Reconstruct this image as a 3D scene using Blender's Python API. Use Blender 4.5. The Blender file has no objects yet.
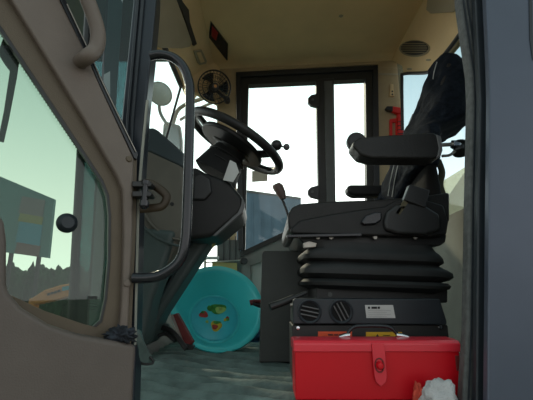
import bpy, bmesh, math, random
from mathutils import Vector, Matrix, noise
from mathutils.geometry import tessellate_polygon
random.seed(7)
COL = bpy.context.scene.collection
sc = bpy.context.scene
F = 385.0; TH = math.radians(13.2)
EYE = Vector((0, 0, 0.26))
CT, ST = math.cos(TH), math.sin(TH)

# ---------------------------------------------------------------- measuring helpers
def ray(px, py):
    u = (px - 266.5) / F; v = (200 - py) / F
    return Vector((u, CT - v * ST, ST + v * CT))
def at(px, py, Y, k=0.0):                  # on the upright plane y = Y + k x
    d = ray(px, py); t = Y / (d.y - k * d.x); return EYE + d * t
def onp(px, py, p, n):
    d = ray(px, py); p = Vector(p); n = Vector(n)
    return EYE + d * ((p - EYE).dot(n) / d.dot(n))
def onx(px, py, X): return onp(px, py, (X, 0, 0), (1, 0, 0))
def onz(px, py, Z): return onp(px, py, (0, 0, Z), (0, 0, 1))

# ---------------------------------------------------------------- materials
MATS = {}
def mat(name, color, rough=0.6, metal=0.0, var=0.08, scale=20, bump=0.0, bscale=120, spec=0.5, coat=0.0):
    if name in MATS: return MATS[name]
    m = bpy.data.materials.new(name); m.use_nodes = True
    nt = m.node_tree; N = nt.nodes; L = nt.links
    b = N['Principled BSDF']
    b.inputs['Roughness'].default_value = rough; b.inputs['Metallic'].default_value = metal
    b.inputs['Specular IOR Level'].default_value = spec
    b.inputs['Coat Weight'].default_value = coat
    tc = N.new('ShaderNodeTexCoord'); nz = N.new('ShaderNodeTexNoise')
    nz.inputs['Scale'].default_value = scale; nz.inputs['Detail'].default_value = 5
    L.new(tc.outputs['Object'], nz.inputs['Vector'])
    r = N.new('ShaderNodeValToRGB')
    c = Vector(color)
    r.color_ramp.elements[0].position = 0.3; r.color_ramp.elements[1].position = 0.7
    r.color_ramp.elements[0].color = (*(c * (1 - var)), 1); r.color_ramp.elements[1].color = (*(c * (1 + var)), 1)
    L.new(nz.outputs['Fac'], r.inputs['Fac']); L.new(r.outputs['Color'], b.inputs['Base Color'])
    if bump > 0:
        n2 = N.new('ShaderNodeTexNoise'); n2.inputs['Scale'].default_value = bscale
        L.new(tc.outputs['Object'], n2.inputs['Vector'])
        bp = N.new('ShaderNodeBump'); bp.inputs['Strength'].default_value = bump; bp.inputs['Distance'].default_value = 0.01
        L.new(n2.outputs['Fac'], bp.inputs['Height']); L.new(bp.outputs['Normal'], b.inputs['Normal'])
    MATS[name] = m; return m
def glass(name, tint, gloss=0.06, rough=0.02, haze=0.0, hazecol=(.8, .8, .8)):
    m = bpy.data.materials.new(name); m.use_nodes = True
    nt = m.node_tree; N = nt.nodes; L = nt.links; N.clear()
    o = N.new('ShaderNodeOutputMaterial'); t = N.new('ShaderNodeBsdfTransparent'); g = N.new('ShaderNodeBsdfGlossy')
    t.inputs['Color'].default_value = (*tint, 1); g.inputs['Roughness'].default_value = rough
    mx = N.new('ShaderNodeMixShader'); mx.inputs['Fac'].default_value = gloss
    L.new(t.outputs[0], mx.inputs[1]); L.new(g.outputs[0], mx.inputs[2])
    out = mx
    if haze > 0:
        d = N.new('ShaderNodeBsdfDiffuse'); d.inputs['Color'].default_value = (*hazecol, 1)
        m2 = N.new('ShaderNodeMixShader'); m2.inputs['Fac'].default_value = haze
        L.new(mx.outputs[0], m2.inputs[1]); L.new(d.outputs[0], m2.inputs[2]); out = m2
    L.new(out.outputs[0], o.inputs['Surface']); return m

M = dict(
 doortrim = mat('door_trim_plastic', (.150, .118, .096), .55, var=.05, bump=.15, bscale=400),
 doorband = mat('door_trim_shaded', (.105, .078, .050), .6, var=.05, bump=.15, bscale=400),  # darker than the outer trim: shading of the inner slope put into colour
 pocket = mat('door_pocket_plastic', (.110, .088, .076), .6, var=.05, bump=.15, bscale=400),
 headliner = mat('headliner_foam', (.84, .62, .34), .9, var=.07, scale=4, bump=.25, bscale=300),
 headdark = mat('headliner_recess', (.42, .36, .25), .9, var=.08, scale=6),
 beige = mat('pillar_beige_plastic', (.46, .35, .20), .75, var=.06, bump=.1),
 greypl = mat('console_grey_plastic', (.125, .115, .092), .6, var=.06, bump=.15, bscale=500),
 dash = mat('dash_top_dark', (.035, .05, .055), .5, var=.06, bump=.15, bscale=500),
 legpl = mat('column_leg_plastic', (.058, .080, .076), .5, var=.08),
 black = mat('black_plastic', (.018, .018, .018), .45, var=.1),
 blackg = mat('black_gloss', (.012, .014, .018), .25, var=.1),
 rubber = mat('rubber_seal', (.085, .09, .088), .7, var=.25, scale=60, bump=.4, bscale=80),
 rubberd = mat('rubber_dark', (.014, .02, .026), .5, var=.2),
 pillar = mat('pillar_blue_black', (.013, .019, .028), .3, var=.1),
 paint = mat('body_paint_blue_grey', (.078, .094, .128), .4, metal=.3, var=.06, scale=6),
 frame = mat('window_frame_black', (.017, .017, .014), .5, var=.1),
 grey = mat('grey_metal_panel', (.085, .09, .085), .55, var=.08),
 palegrey = mat('pale_grey_panel', (.34, .34, .29), .75, var=.08, scale=8),
 seatv = mat('seat_black_vinyl', (.019, .018, .017), .42, var=.15, bump=.2, bscale=180, spec=.3),
 seatd = mat('seat_side_plastic', (.017, .0165, .016), .45, var=.1, spec=.3),
 bellow = mat('rubber_bellows', (.013, .014, .014), .6, var=.2),
 denim = mat('navy_denim', (.010, .0135, .020), .95, var=.4, scale=60, bump=.6, bscale=300, spec=.15),
 denimw = mat('denim_frayed_edge', (.45, .45, .42), .9, var=.3),
 heater = mat('heater_dark_metal', (.022, .027, .033), .5, var=.1),
 heaterl = mat('heater_lower_metal', (.022, .022, .021), .55, var=.1),
 red = mat('toolbox_red_paint', (.60, .006, .014), .4, var=.1, scale=5, spec=.3),
 redlid = mat('toolbox_red_lit', (.72, .03, .05), .3, var=.1, scale=5, coat=.2),  # lighter, pinker than the body red: lid highlight put into the colour
 chrome = mat('bright_metal', (.7, .72, .74), .25, metal=1, var=.05),
 steel = mat('dull_steel', (.4, .37, .33), .45, metal=.8, var=.1),
 white = mat('white_paper', (.58, .58, .56), .7, var=.05),
 cloth = mat('white_cotton', (.50, .50, .50), .95, var=.1, bump=.5, bscale=250),
 orangecl = mat('orange_cloth', (.55, .07, .04), .9, var=.3, scale=40),
 orange = mat('orange_sticker', (.80, .10, .03), .5, var=.05),
 yellow = mat('yellow_sticker', (.75, .42, .02), .5, var=.05),
 ink = mat('printed_black', (.02, .02, .02), .6, var=.05),
 turq = mat('turquoise_plastic', (.08, .72, .74), .32, var=.05, scale=3, coat=.1),
 turqb = mat('turquoise_base', (.07, .60, .70), .35, var=.1, scale=12),
 green = mat('print_green', (.05, .28, .04), .5, var=.4, scale=60),
 pgreen = mat('print_pale_green', (.35, .55, .15), .5, var=.3, scale=60),
 pred = mat('print_red', (.42, .04, .03), .5, var=.4, scale=60),
 pyel = mat('print_yellow', (.62, .45, .04), .5, var=.4, scale=60),
 mat = mat('floor_mat_rubber', (.12, .17, .155), .7, var=.35, scale=16, bump=.25, bscale=60),
 redm = mat('dark_red_paint', (.16, .02, .018), .5, var=.3),
 hammer = mat('hammer_red', (.75, .02, .015), .4, var=.05),
 knobbr = mat('brown_knob', (.13, .075, .06), .4, var=.1),
 ledred = mat('red_display', (.30, .01, .01), .3, var=.1),
 brownst = mat('hinge_strap_brown', (.045, .030, .016), .5, metal=.2, var=.2),
 ring = mat('vent_grey', (.12, .12, .12), .5),
 strap = mat('seat_belt_web', (.10, .085, .05), .9, var=.1),
 mirror = mat('mirror_face', (.50, .60, .60), .25, metal=.6, var=.03),
 mback = mat('mirror_shell', (.22, .24, .22), .6, var=.05),
 bag = mat('blue_print_bag', (.05, .12, .25), .5, var=.6, scale=25),
 rag = mat('dark_blue_rag', (.018, .022, .03), .9, var=.6, scale=40),
 film = mat('grey_green_film', (.10, .14, .13), .35, var=.3, scale=20),
 ybr = mat('yellow_bracket', (.38, .33, .12), .6, var=.1),
 ground = mat('dirt_ground', (.13, .12, .09), .95, var=.2, scale=.6, bump=.4, bscale=6),
 leaf = mat('hedge_leaves', (.03, .08, .035), .9, var=.5, scale=6, bump=1, bscale=12),
 trunk = mat('bark', (.10, .07, .05), .9, var=.3),
 exc = mat('excavator_orange', (.85, .28, .05), .5, var=.1),
 excd = mat('excavator_dark', (.03, .03, .035), .6, var=.2),
 bboard = mat('hoarding_blue_green', (.09, .28, .28), .7, var=.08, scale=1),
 bb1 = mat('hoarding_grey', (.24, .22, .23), .7, var=.1), bb2 = mat('hoarding_olive', (.34, .34, .10), .7, var=.1),
 bb3 = mat('hoarding_blue', (.06, .36, .50), .7, var=.1), bb4 = mat('hoarding_brown', (.26, .16, .15), .7, var=.1),
 cont = mat('container_blue_grey', (.09, .15, .20), .7, var=.15, scale=1.2),
 shed = mat('shed_beige', (.95, .82, .50), .85, var=.08, scale=1),
 paperb = mat('beige_note', (.45, .42, .33), .8, var=.05),
)
G_door = glass('door_glass_green', (.475, .555, .49), .05, haze=.02, hazecol=(.5, .75, .65))
G_clear = glass('window_glass', (.95, .98, .97), .03)
G_quart = glass('quarter_glass_teal', (.16, .27, .28), .04, haze=.03, hazecol=(.15, .3, .3))

# ---------------------------------------------------------------- mesh helpers
def link(name, bm, m, parent=None, bevel=0, seg=3, smooth=True, angle=35, label=None):
    me = bpy.data.meshes.new(name)
    bmesh.ops.recalc_face_normals(bm, faces=bm.faces)
    bm.to_mesh(me); bm.free()
    o = bpy.data.objects.new(name, me); COL.objects.link(o)
    ms = m if isinstance(m, (list, tuple)) else [m]
    for q in ms: me.materials.append(q)
    if parent:
        o.parent = parent
        o.matrix_parent_inverse = parent.matrix_basis.inverted() if parent.type == 'EMPTY' else Matrix.Identity(4)
    if smooth:
        for p in me.polygons: p.use_smooth = True
        me.set_sharp_from_angle(angle=math.radians(angle))
    if bevel:
        for p in me.polygons: p.use_smooth = True
        me.set_sharp_from_angle(angle=math.radians(180))
        b = o.modifiers.new('bevel', 'BEVEL'); b.width = bevel; b.segments = seg; b.limit_method = 'ANGLE'
        b.angle_limit = math.radians(28); b.harden_normals = True
    if label: o['label'] = label
    return o
def tag(o, label, cat, group=None, kind=None):
    o['label'] = label; o['category'] = cat
    if group: o['group'] = group
    if kind: o['kind'] = kind
    return o
def st(o, label=None):
    o['kind'] = 'structure'
    if label: o['label'] = label
    return o
def empty(name, loc):
    o = bpy.data.objects.new(name, None); COL.objects.link(o); o.location = loc; o.empty_display_size = .02
    return o
def add_prism(bm, pts, vec, hole=None):
    vec = Vector(vec)
    loops = [[Vector(p) for p in pts]] + ([[Vector(p) for p in hole]] if hole else [])
    allp = [p for l in loops for p in l]
    a = [bm.verts.new(p) for p in allp]; b = [bm.verts.new(p + vec) for p in allp]
    if hole:
        for t in tessellate_polygon(loops):
            try: bm.faces.new([a[i] for i in t]); bm.faces.new([b[i] for i in reversed(t)])
            except ValueError: pass
    else:
        bm.faces.new(a); bm.faces.new(b[::-1])
    s = 0
    for l in loops:
        n = len(l)
        for i in range(n):
            j = (i + 1) % n
            bm.faces.new([a[s+i], b[s+i], b[s+j], a[s+j]])
        s += n
def prism(name, pts, vec, m, parent=None, bevel=0, hole=None, **k):
    bm = bmesh.new(); add_prism(bm, pts, vec, hole); return link(name, bm, m, parent, bevel, **k)
def add_box(bm, c, s, rot=None):
    mt = Matrix.Translation(Vector(c)) @ (rot.to_4x4() if rot else Matrix.Identity(4)) @ Matrix.Diagonal((*s, 1))
    bmesh.ops.create_cube(bm, size=1, matrix=mt)
def box(name, c, s, m, parent=None, bevel=0, rot=None, **k):
    bm = bmesh.new(); add_box(bm, c, s, rot); return link(name, bm, m, parent, bevel, **k)
def catmull(P, n=8):
    P = [Vector(p) for p in P]; out = []
    for i in range(len(P) - 1):
        p0 = P[i-1] if i else P[0] * 2 - P[1]; p1 = P[i]; p2 = P[i+1]
        p3 = P[i+2] if i + 2 < len(P) else P[-1] * 2 - P[-2]
        for k in range(n):
            t = k / n
            out.append(.5 * ((2*p1) + (p2-p0)*t + (2*p0-5*p1+4*p2-p3)*t*t + (3*p1-p0-3*p2+p3)*t**3))
    out.append(P[-1]); return out
def add_tube(bm, P, r, seg=12, closed=False, smooth=0, flat=1.0):
    if smooth: P = catmull(P, smooth)
    P = [Vector(p) for p in P]; n = len(P); rings = []; up = None
    for i, p in enumerate(P):
        if closed: d = P[(i+1) % n] - P[i-1]
        else: d = P[min(i+1, n-1)] - P[max(i-1, 0)]
        d.normalize()
        if up is None:
            up = d.cross(Vector((0, 1, 0)))
            if up.length < .1: up = d.cross(Vector((1, 0, 0)))
            up.normalize()
        up = (up - d * up.dot(d)).normalized(); s = d.cross(up)
        rr = r[i] if isinstance(r, (list, tuple)) else r
        rings.append([bm.verts.new(p + up*rr*math.cos(a) + s*rr*flat*math.sin(a)) for a in [2*math.pi*k/seg for k in range(seg)]])
    for i in range(n if closed else n - 1):
        A, B = rings[i], rings[(i+1) % n]
        for k in range(seg): bm.faces.new([A[k], A[(k+1) % seg], B[(k+1) % seg], B[k]])
    if not closed: bm.faces.new(rings[0][::-1]); bm.faces.new(rings[-1])
def tube(name, P, r, m, parent=None, **k):
    kk = {q: k.pop(q) for q in ('label',) if q in k}
    bm = bmesh.new(); add_tube(bm, P, r, **k); return link(name, bm, m, parent, angle=50, **kk)
def add_lathe(bm, prof, c, axis, seg=40):          # prof: (radius, height along axis)
    axis = Vector(axis).normalized(); q = Vector((0, 0, 1)).rotation_difference(axis); rings = []
    for r, h in prof:
        if r < 1e-6: rings.append([bm.verts.new(Vector(c) + axis*h)])
        else: rings.append([bm.verts.new(Vector(c) + q @ Vector((r*math.cos(a), r*math.sin(a), h))) for a in [2*math.pi*k/seg for k in range(seg)]])
    for A, B in zip(rings, rings[1:]):
        for k in range(seg):
            j = (k+1) % seg
            if len(A) == 1 and len(B) == 1: continue
            if len(A) == 1: bm.faces.new([A[0], B[j], B[k]])
            elif len(B) == 1: bm.faces.new([A[k], A[j], B[0]])
            else: bm.faces.new([A[k], A[j], B[j], B[k]])
def lathe(name, prof, c, axis, m, parent=None, seg=40, angle=35, **k):
    bm = bmesh.new(); add_lathe(bm, prof, c, axis, seg); return link(name, bm, m, parent, angle=angle, **k)
def add_loft(bm, secs, seg=40, amp=0, ns=10, seed=0):   # secs: (center, hx vec, hy vec, exponent)
    rings = []
    for c, hx, hy, e in secs:
        c, hx, hy = Vector(c), Vector(hx), Vector(hy); R = []
        for k in range(seg):
            a = 2*math.pi*k/seg; ca, sa = math.cos(a), math.sin(a)
            d = hx * (math.copysign(abs(ca)**(2/e), ca)) + hy * (math.copysign(abs(sa)**(2/e), sa))
            p = c + d
            if amp: p = p + d.normalized() * amp * noise.noise(p*ns + Vector((seed, 0, 0)))
            R.append(bm.verts.new(p))
        rings.append(R)
    for A, B in zip(rings, rings[1:]):
        for k in range(seg): bm.faces.new([A[k], A[(k+1) % seg], B[(k+1) % seg], B[k]])
    bm.faces.new(rings[0][::-1]); bm.faces.new(rings[-1])
def loft(name, secs, m, parent=None, seg=40, amp=0, ns=10, seed=0, angle=50, **k):
    bm = bmesh.new(); add_loft(bm, secs, seg, amp, ns, seed); return link(name, bm, m, parent, angle=angle, **k)
def blob(name, c, s, m, parent=None, amp=.3, ns=3, seed=0, sub=4):
    bm = bmesh.new(); bmesh.ops.create_icosphere(bm, subdivisions=sub, radius=1)
    for v in bm.verts:
        n = v.co.normalized(); d = noise.noise(n*ns + Vector((seed, 1, 2))) + .5*abs(noise.noise(n*ns*2.7 + Vector((seed, 5, 2))))
        v.co = n * (1 + amp*d); v.co = Vector((v.co.x*s[0], v.co.y*s[1], v.co.z*s[2])) + Vector(c)
    return link(name, bm, m, parent, angle=180)
def poly(pxs, Y, k=0): return [at(x, y, Y, k) for x, y in pxs]

# ================================================================ CAMERA, SKY
cam = bpy.data.cameras.new('camera'); co = bpy.data.objects.new('camera', cam); COL.objects.link(co)
co.location = EYE; co.rotation_euler = (math.pi/2 + TH, 0, 0)
cam.sensor_width = 36; cam.lens = 36 * F / 533; cam.clip_start = .02; cam.clip_end = 500
sc.camera = co
w = bpy.data.worlds.new('sky'); sc.world = w; w.use_nodes = True
nt = w.node_tree; N = nt.nodes; L = nt.links; bg = N['Background']
tc = N.new('ShaderNodeTexCoord'); sp = N.new('ShaderNodeSeparateXYZ'); L.new(tc.outputs['Generated'], sp.inputs[0])
mr = N.new('ShaderNodeMapRange'); mr.inputs['From Min'].default_value = -.7; mr.inputs['From Max'].default_value = .7
L.new(sp.outputs['Y'], mr.inputs['Value'])
cr = N.new('ShaderNodeValToRGB'); L.new(mr.outputs[0], cr.inputs['Fac'])
cr.color_ramp.elements[0].color = (.37, .37, .37, 1); cr.color_ramp.elements[1].color = (1.0, .99, .95, 1)
hz = N.new('ShaderNodeMapRange'); hz.inputs['From Min'].default_value = -.02; hz.inputs['From Max'].default_value = .55
hz.inputs['To Min'].default_value = 1.35; hz.inputs['To Max'].default_value = .55; L.new(sp.outputs['Z'], hz.inputs['Value'])
tn = N.new('ShaderNodeMix'); tn.data_type = 'RGBA'; tn.blend_type = 'MULTIPLY'; tn.inputs['B'].default_value = (.74, .97, 1.0, 1)
ef = N.new('ShaderNodeMapRange'); ef.inputs['From Min'].default_value = .15; ef.inputs['From Max'].default_value = .6; L.new(sp.outputs['Z'], ef.inputs['Value'])
L.new(ef.outputs[0], tn.inputs['Factor']); L.new(cr.outputs[0], tn.inputs['A'])
vm = N.new('ShaderNodeVectorMath'); vm.operation = 'SCALE'; L.new(tn.outputs['Result'], vm.inputs[0]); L.new(hz.outputs[0], vm.inputs['Scale'])
L.new(vm.outputs[0], bg.inputs['Color']); bg.inputs['Strength'].default_value = 2.7
sun = bpy.data.lights.new('sun', 'SUN'); sun.energy = 1.2; sun.angle = math.radians(3); sun.color = (1, .86, .62)
so = bpy.data.objects.new('sun', sun); COL.objects.link(so); so.rotation_euler = (math.radians(-62), 0, math.radians(28))
sc.view_settings.view_transform = 'Standard'; sc.view_settings.look = 'None'; sc.view_settings.exposure = 0

# ================================================================ OUTDOORS
GZ = -1.3
st(box('ground', (0, 30, GZ - .05), (160, 160, .1), M['ground']), 'bare dirt yard around the machine')
# hoarding
r = empty('hoarding', at(28, 262, 14)); r.location.z = GZ
tag(r, 'large blue-green hoarding with stripes seen through the door window', 'billboard')
prism('panel', poly([(-60, 158), (-20, 168), (54, 199), (48, 258), (3, 252), (-60, 250)], 14), (0, .15, 0), M['bboard'], r)
for a, b, mm in ((196, 213, 'bb1'), (213, 221, 'bb2'), (221, 242, 'bb3'), (242, 253, 'bb4')):
    prism('coloured_stripe', poly([(22 - (a-196)*.1, a), (45 - (a-196)*.1, a+4), (44 - (b-196)*.1, b+4), (20 - (b-196)*.1, b)], 13.97), (0, .02, 0), M[mm], r)
for px in (-30, 12, 40):
    p = at(px, 250, 14.1); box('post', (p.x, 14.1, (p.z + GZ)/2), (.12, .1, p.z - GZ), M['excd'], r)
# bushes behind
for i in range(9):
    px = -75 + i*22; Y = 17 + (i % 2)*1.6
    b = at(px, 269 + random.uniform(-5, 3), Y); h = b.z - GZ
    r = empty('bush', (b.x, b.y, GZ)); tag(r, 'dark green bush in the hedge far behind the door window', 'bush', 'hedge bushes beyond the yard')
    blob('foliage', (b.x, b.y, GZ + h*.5), (.40 + random.random()*.06, .42, h*.42), M['leaf'], r, amp=.5, ns=4, seed=i, sub=4)
    tube('trunk', [(b.x, b.y, GZ), (b.x + .05, b.y, GZ + h*.4)], .07, M['trunk'], r)
bm = bmesh.new(); p0 = at(-140, 266, 19); p1 = at(150, 266, 19); gr = []
for i in range(161):
    x = p0.x + (p1.x - p0.x)*i/160; top = p0.z + .35*noise.noise(Vector((x*1.3, 0, 0))) + .15*noise.noise(Vector((x*5, 1, 0)))
    gr.append([bm.verts.new((x, 20.6 + yo + .25*noise.noise(Vector((x*3, zz*4, 5))), GZ + (top - GZ)*zz)) for yo, zz in ((-.5, 0), (-.7, .25), (-.7, .5), (-.55, .75), (-.3, .95), (0, 1.0), (.3, .7), (.4, 0))])
for a, b in zip(gr, gr[1:]):
    for k in range(7): bm.faces.new([a[k], a[k+1], b[k+1], b[k]])
tag(link('hedge', bm, M['leaf'], angle=180), 'long dark green hedge behind the row of bushes', 'hedge')
# excavator
ex = empty('excavator', at(140, 290, 6)); ex.location.z = GZ
tag(ex, 'orange excavator whose boom shows low in the door window', 'excavator')
prism('boom', poly([(30, 299), (44, 290), (60, 285), (84, 281), (112, 274), (128, 262), (132, 270), (116, 288), (84, 292), (56, 300), (34, 305)], 5.6), (0, .18, 0), M['exc'], ex, bevel=.02)
prism('stick', poly([(29, 298), (36, 300), (31, 326), (25, 345), (19, 344)], 5.62), (0, .12, 0), M['exc'], ex, bevel=.015)
prism('bucket', poly([(12, 342), (27, 344), (29, 358), (20, 366), (10, 360)], 5.55), (0, .3, 0), M['excd'], ex, bevel=.02)
b1 = at(52, 290.5, 5.6)
for a_ in (47, 50.5, 54, 57.5): prism('lettering', poly([(a_, 295.6 - (a_-47)*.3), (a_+2.6, 294.9 - (a_-47)*.3), (a_+2.6, 292.6 - (a_-47)*.3), (a_, 293.3 - (a_-47)*.3)], 5.58), (0, .015, 0), M['ink'], ex)
prism('cylinder_mark', poly([(62, 287), (70, 285.5), (70, 289.5), (62, 291)], 5.59), (0, .01, 0), M['bb3'], ex)
q = at(143, 290, 6); cx = q.x
box('body', (cx, 6.3, -.35), (.95, 1.0, .5), M['exc'], ex, bevel=.05)
box('cab', (cx - .1, 6.2, .12), (.6, .7, .5), M['excd'], ex, bevel=.05)
for s in (-1, 1):
    prism('track', [(cx + a, 6.3 + s*.45 - .13, GZ + z) for a, z in ((-.75, .12), (-.62, 0), (.62, 0), (.75, .12), (.75, .34), (.62, .46), (-.62, .46), (-.75, .34))], (0, .26, 0), M['excd'], ex, bevel=.03)
box('undercarriage', (cx, 6.3, -.75), (.5, .7, .5), M['excd'], ex, bevel=.03)
# container / shed
c = empty('container', at(270, 290, 20)); c.location.z = GZ
tag(c, 'blue-grey container standing outside the far side window', 'container')
A = poly([(236, 189), (301, 198), (301, 300), (236, 300)], 20); A[2].z = A[3].z = GZ
prism('wall', A, (0, 4, 0), M['cont'], c)
prism('top_rail', poly([(236, 188.5), (301, 197.5), (301, 199.5), (236, 191)], 19.97), (0, .03, 0), M['grey'], c)
for px in (252, 262, 272, 282, 292): prism('rib', [at(px, 194 + (px-236)*.14, 19.96), at(px+1, 194 + (px-236)*.14, 19.96), at(px+1, 290, 19.96), at(px, 290, 19.96)], (0, .04, 0), M['cont'], c)
c = empty('shed', at(470, 290, 16)); c.location.z = GZ
tag(c, 'beige shed with sloping roof seen behind the seat through the rear window', 'shed')
A = poly([(425, 222), (442, 208), (470, 166), (560, 150), (560, 300), (425, 300)], 16); A[4].z = A[5].z = GZ
prism('wall', A, (0, 5, 0), M['shed'], c)
prism('roof_edge', poly([(424, 222), (441, 207), (470, 164), (560, 148), (560, 150), (470, 166), (442, 209), (425, 224)], 15.9), (0, 5.2, 0), M['shed'], c)

# ================================================================ CAB SHELL
FX0, FX1 = -.62, .80
KF = -.087; YF = 2.25
st(box('floor', (.145, 1.6, -.06), (1.31, 1.46, .10), M['grey']), 'steel cab floor under the rubber mat')
# mat with ridges and wrinkles
bm = bmesh.new(); nx, ny = 110, 120; g = []
for j in range(ny + 1):
    row = []
    for i in range(nx + 1):
        x = -.50 + i/nx*1.28; y = .89 + j/ny*1.30; q_ = min(1, max(.15, (1.75 - y)/.3))
        z = .004 + (.011*math.sin(y*78 + x*30 + 1.5*noise.noise(Vector((x*4, y*4, 0))))) + .006*q_*noise.noise(Vector((x*6, y*9, 3))) + .003*q_*noise.noise(Vector((x*15, y*22, 7)))
        z += .015*math.exp(-((x + .35)**2)/.01)
        row.append(bm.verts.new((x, y, z)))
    g.append(row)
for j in range(ny):
    for i in range(nx): bm.faces.new([g[j][i], g[j][i+1], g[j+1][i+1], g[j+1][i]])
tag(link('floor_mat', bm, M['mat'], angle=180), 'wrinkled grey-green ribbed rubber mat covering the cab floor', 'floor mat')

CZ = 1.70
# ceiling with soft coves
bm = bmesh.new()
add_box(bm, (.1, 1.55, CZ + .05), (1.46, 1.5, .1))
cl = st(link('ceiling', bm, M['headliner'], bevel=.02), 'beige foam headliner of the cab roof')
box('sky_gap_cover', (-.86, 1.60, CZ + .07), (.54, 1.35, .10), mat('cover_teal_grey', (.10, .15, .155), .5), cl, bevel=.03)  # added slab, covers a bright wedge of sky beside the door edge
# header around walls (soft chamfer between ceiling and walls)
def cove(name, a, b, inw, m, h=.07, w_=.12):
    a, b, inw = Vector(a), Vector(b), Vector(inw)
    bm = bmesh.new(); rows = []
    for p in (a, b):
        R = []
        for k in range(9):
            t = math.pi/2*k/8
            R.append(bm.verts.new(p + inw*(w_*(1 - math.cos(t))) + Vector((0, 0, h*(math.sin(t) - 1)))))
        rows.append(R)
    for k in range(8): bm.faces.new([rows[0][k], rows[0][k+1], rows[1][k+1], rows[1][k]])
    return link(name, bm, m, cl, angle=180)
cove('cove_panel', (-.6, YF - KF*.6 + .01, CZ + .002), (.8, YF + KF*.8 + .01, CZ + .002), (0, -1, 0), M['headliner'], h=.035, w_=.10)

wf = st(prism('wall_far', poly([(205, 52), (404, 36), (404, 74), (378, 76), (378, 64), (236, 72), (236, 300), (217, 300), (217, 108), (212, 88), (195, 88), (195, 56)], YF, KF), (0, .05, 0), M['beige']), 'beige plastic pillar and header on the far side of the cab')
pr = prism('rear_pillar_panel', poly([(376, 66), (402, 68), (404, 130), (404, 345), (376, 345)], YF - .005, KF), (0, .05, 0), M['beige'], wf, bevel=.006)
prism('pillar_recess', poly([(378.5, 73), (400, 73.5), (401, 75), (379, 75)], YF - .007, KF), (0, .004, 0), M['headdark'], wf)
for yy in (240, 246):
    prism('pillar_lower_cover', poly([(217, yy), (240, yy), (240, 300), (217, 300)], YF - .01 - (yy-240)*.001, KF), (0, .02, 0), M['grey'], wf) if yy == 240 else None
for px in (223, 229, 235): prism('groove', poly([(px, 236), (px+1, 236), (px+1, 262), (px, 262)], YF - .013, KF), (0, .004, 0), M['black'], wf)
prism('lower_bracket', poly([(212, 262), (237, 263), (237, 276), (212, 276)], YF - .02, KF), (0, .008, 0), M['ybr'], wf)
for px in (221, 232): lathe('bolt', [(.0, .006), (.009, .006), (.01, 0)], at(px, 271, YF - .02, KF), (0, -1, 0), M['black'], wf, seg=12)
# far side door (window_1) : frame with two openings, post, lower panel and lower glass
w1 = st(prism('window_1', poly([(236, 72), (378, 65), (380, 206), (318, 221), (290, 234), (241, 257)], YF - .012, KF), (0, .05, 0), M['frame'],
    hole=poly([(248.5, 84.5), (365.5, 79), (367, 203), (318, 214), (290, 229), (245, 250)][::-1], YF - .012, KF)), 'black framed two-pane window in the far side of the cab')
prism('window_pane', poly([(247, 83), (367, 77), (369, 205), (318, 218), (290, 231), (244, 252)], YF + .01, KF), (0, .006, 0), G_clear, w1)
prism('centre_post', poly([(316, 79), (334, 78), (336, 215), (319, 218)], YF - .016, KF), (0, .05, 0), M['frame'], w1, bevel=.004)
prism('post_cover_strip', poly([(324, 81), (333, 80.5), (335, 213), (327, 214)], YF - .03, KF), (0, .015, 0), M['grey'], w1, bevel=.004)
prism('inner_frame', poly([(236, 72), (378, 65), (378, 69.5), (240.5, 76.5), (243, 250), (238, 250)], YF - .03, KF), (0, .02, 0), M['black'], w1, bevel=.003)
prism('inner_frame', poly([(373, 66), (378, 66), (380, 205), (374, 205)], YF - .03, KF), (0, .02, 0), M['black'], w1, bevel=.003)
for py in (100, 192):
    prism('hinge_lug', poly([(308, py-2), (311, py-5), (319, py-7), (319, py+7), (311, py+5), (308, py+2)], YF - .035, KF), (0, .03, 0), M['black'], w1, bevel=.003)
    lathe('lug_bolt', [(0, .008), (.008, .008), (.008, 0)], at(312.5, py, YF - .035, KF), (0, -1, 0), M['grey'], w1, seg=12)
# lower door panel
lp = prism('lower_panel', poly([(236, 252), (245, 251), (290, 230), (318, 218), (404, 204), (404, 345), (236, 352)], YF + .0, KF), (0, .04, 0), mat('lower_door_grey', (.19, .195, .175), .6), w1,
    hole=poly([(250, 266), (266, 260), (300, 256), (300, 335), (256, 335), (250, 290)][::-1], YF, KF))
prism('lower_pane', poly([(249, 264), (302, 254), (302, 337), (249, 337)], YF + .02, KF), (0, .005, 0), glass('lower_glass', (.25, .25, .23), .05, haze=.6, hazecol=(.7,.7,.65)), w1)
tube('lock_rod', [at(205, 262.5, YF - .05, KF), at(243, 260, YF - .05, KF)], .004, M['steel'], w1)
lathe('rod_knob', [(0, .012), (.016, .012), (.02, .004), (.02, -.01), (0, -.01)], at(244, 261, YF - .05, KF), (0, -1, 0), M['black'], w1, seg=20)

# front glazing : window_2
nb = Vector((-.60, 1.02, 0)); ntp = Vector((-.50, 1.02, 0))
zt = 1.50
fc_t = onx(181, 86, -.50); fc_b = onx(160, 160, -.62)
fcb = fc_t + (fc_b - fc_t) * 1.0
P_ft = fc_t; _b = at(160, 160, fc_t.y); P_fb = P_ft + (_b - P_ft)*((P_ft.z - .10)/(P_ft.z - _b.z))
P_nt = at(81, 150, 1.05); P_nb = at(73, 300, 1.05); _d = P_nt - P_nb; P_nt = P_nb + _d*((P_ft.z - P_nb.z)/_d.z); P_nb = P_nt - _d*((P_nt.z - .08)/_d.z)
w2 = st(prism('window_2', [P_nt, P_ft, P_fb, P_nb], (-.005, 0, 0), G_clear), 'front windscreen of the cab')
def bar(name, a, b, w_, m, par, bev=0): return tube(name, [a, b], w_, m, par, seg=8)
bar('corner_seal', P_ft, P_fb, .007, M['black'], w2); bar('corner_seal', P_nt, P_nb, .012, M['black'], w2)
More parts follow.
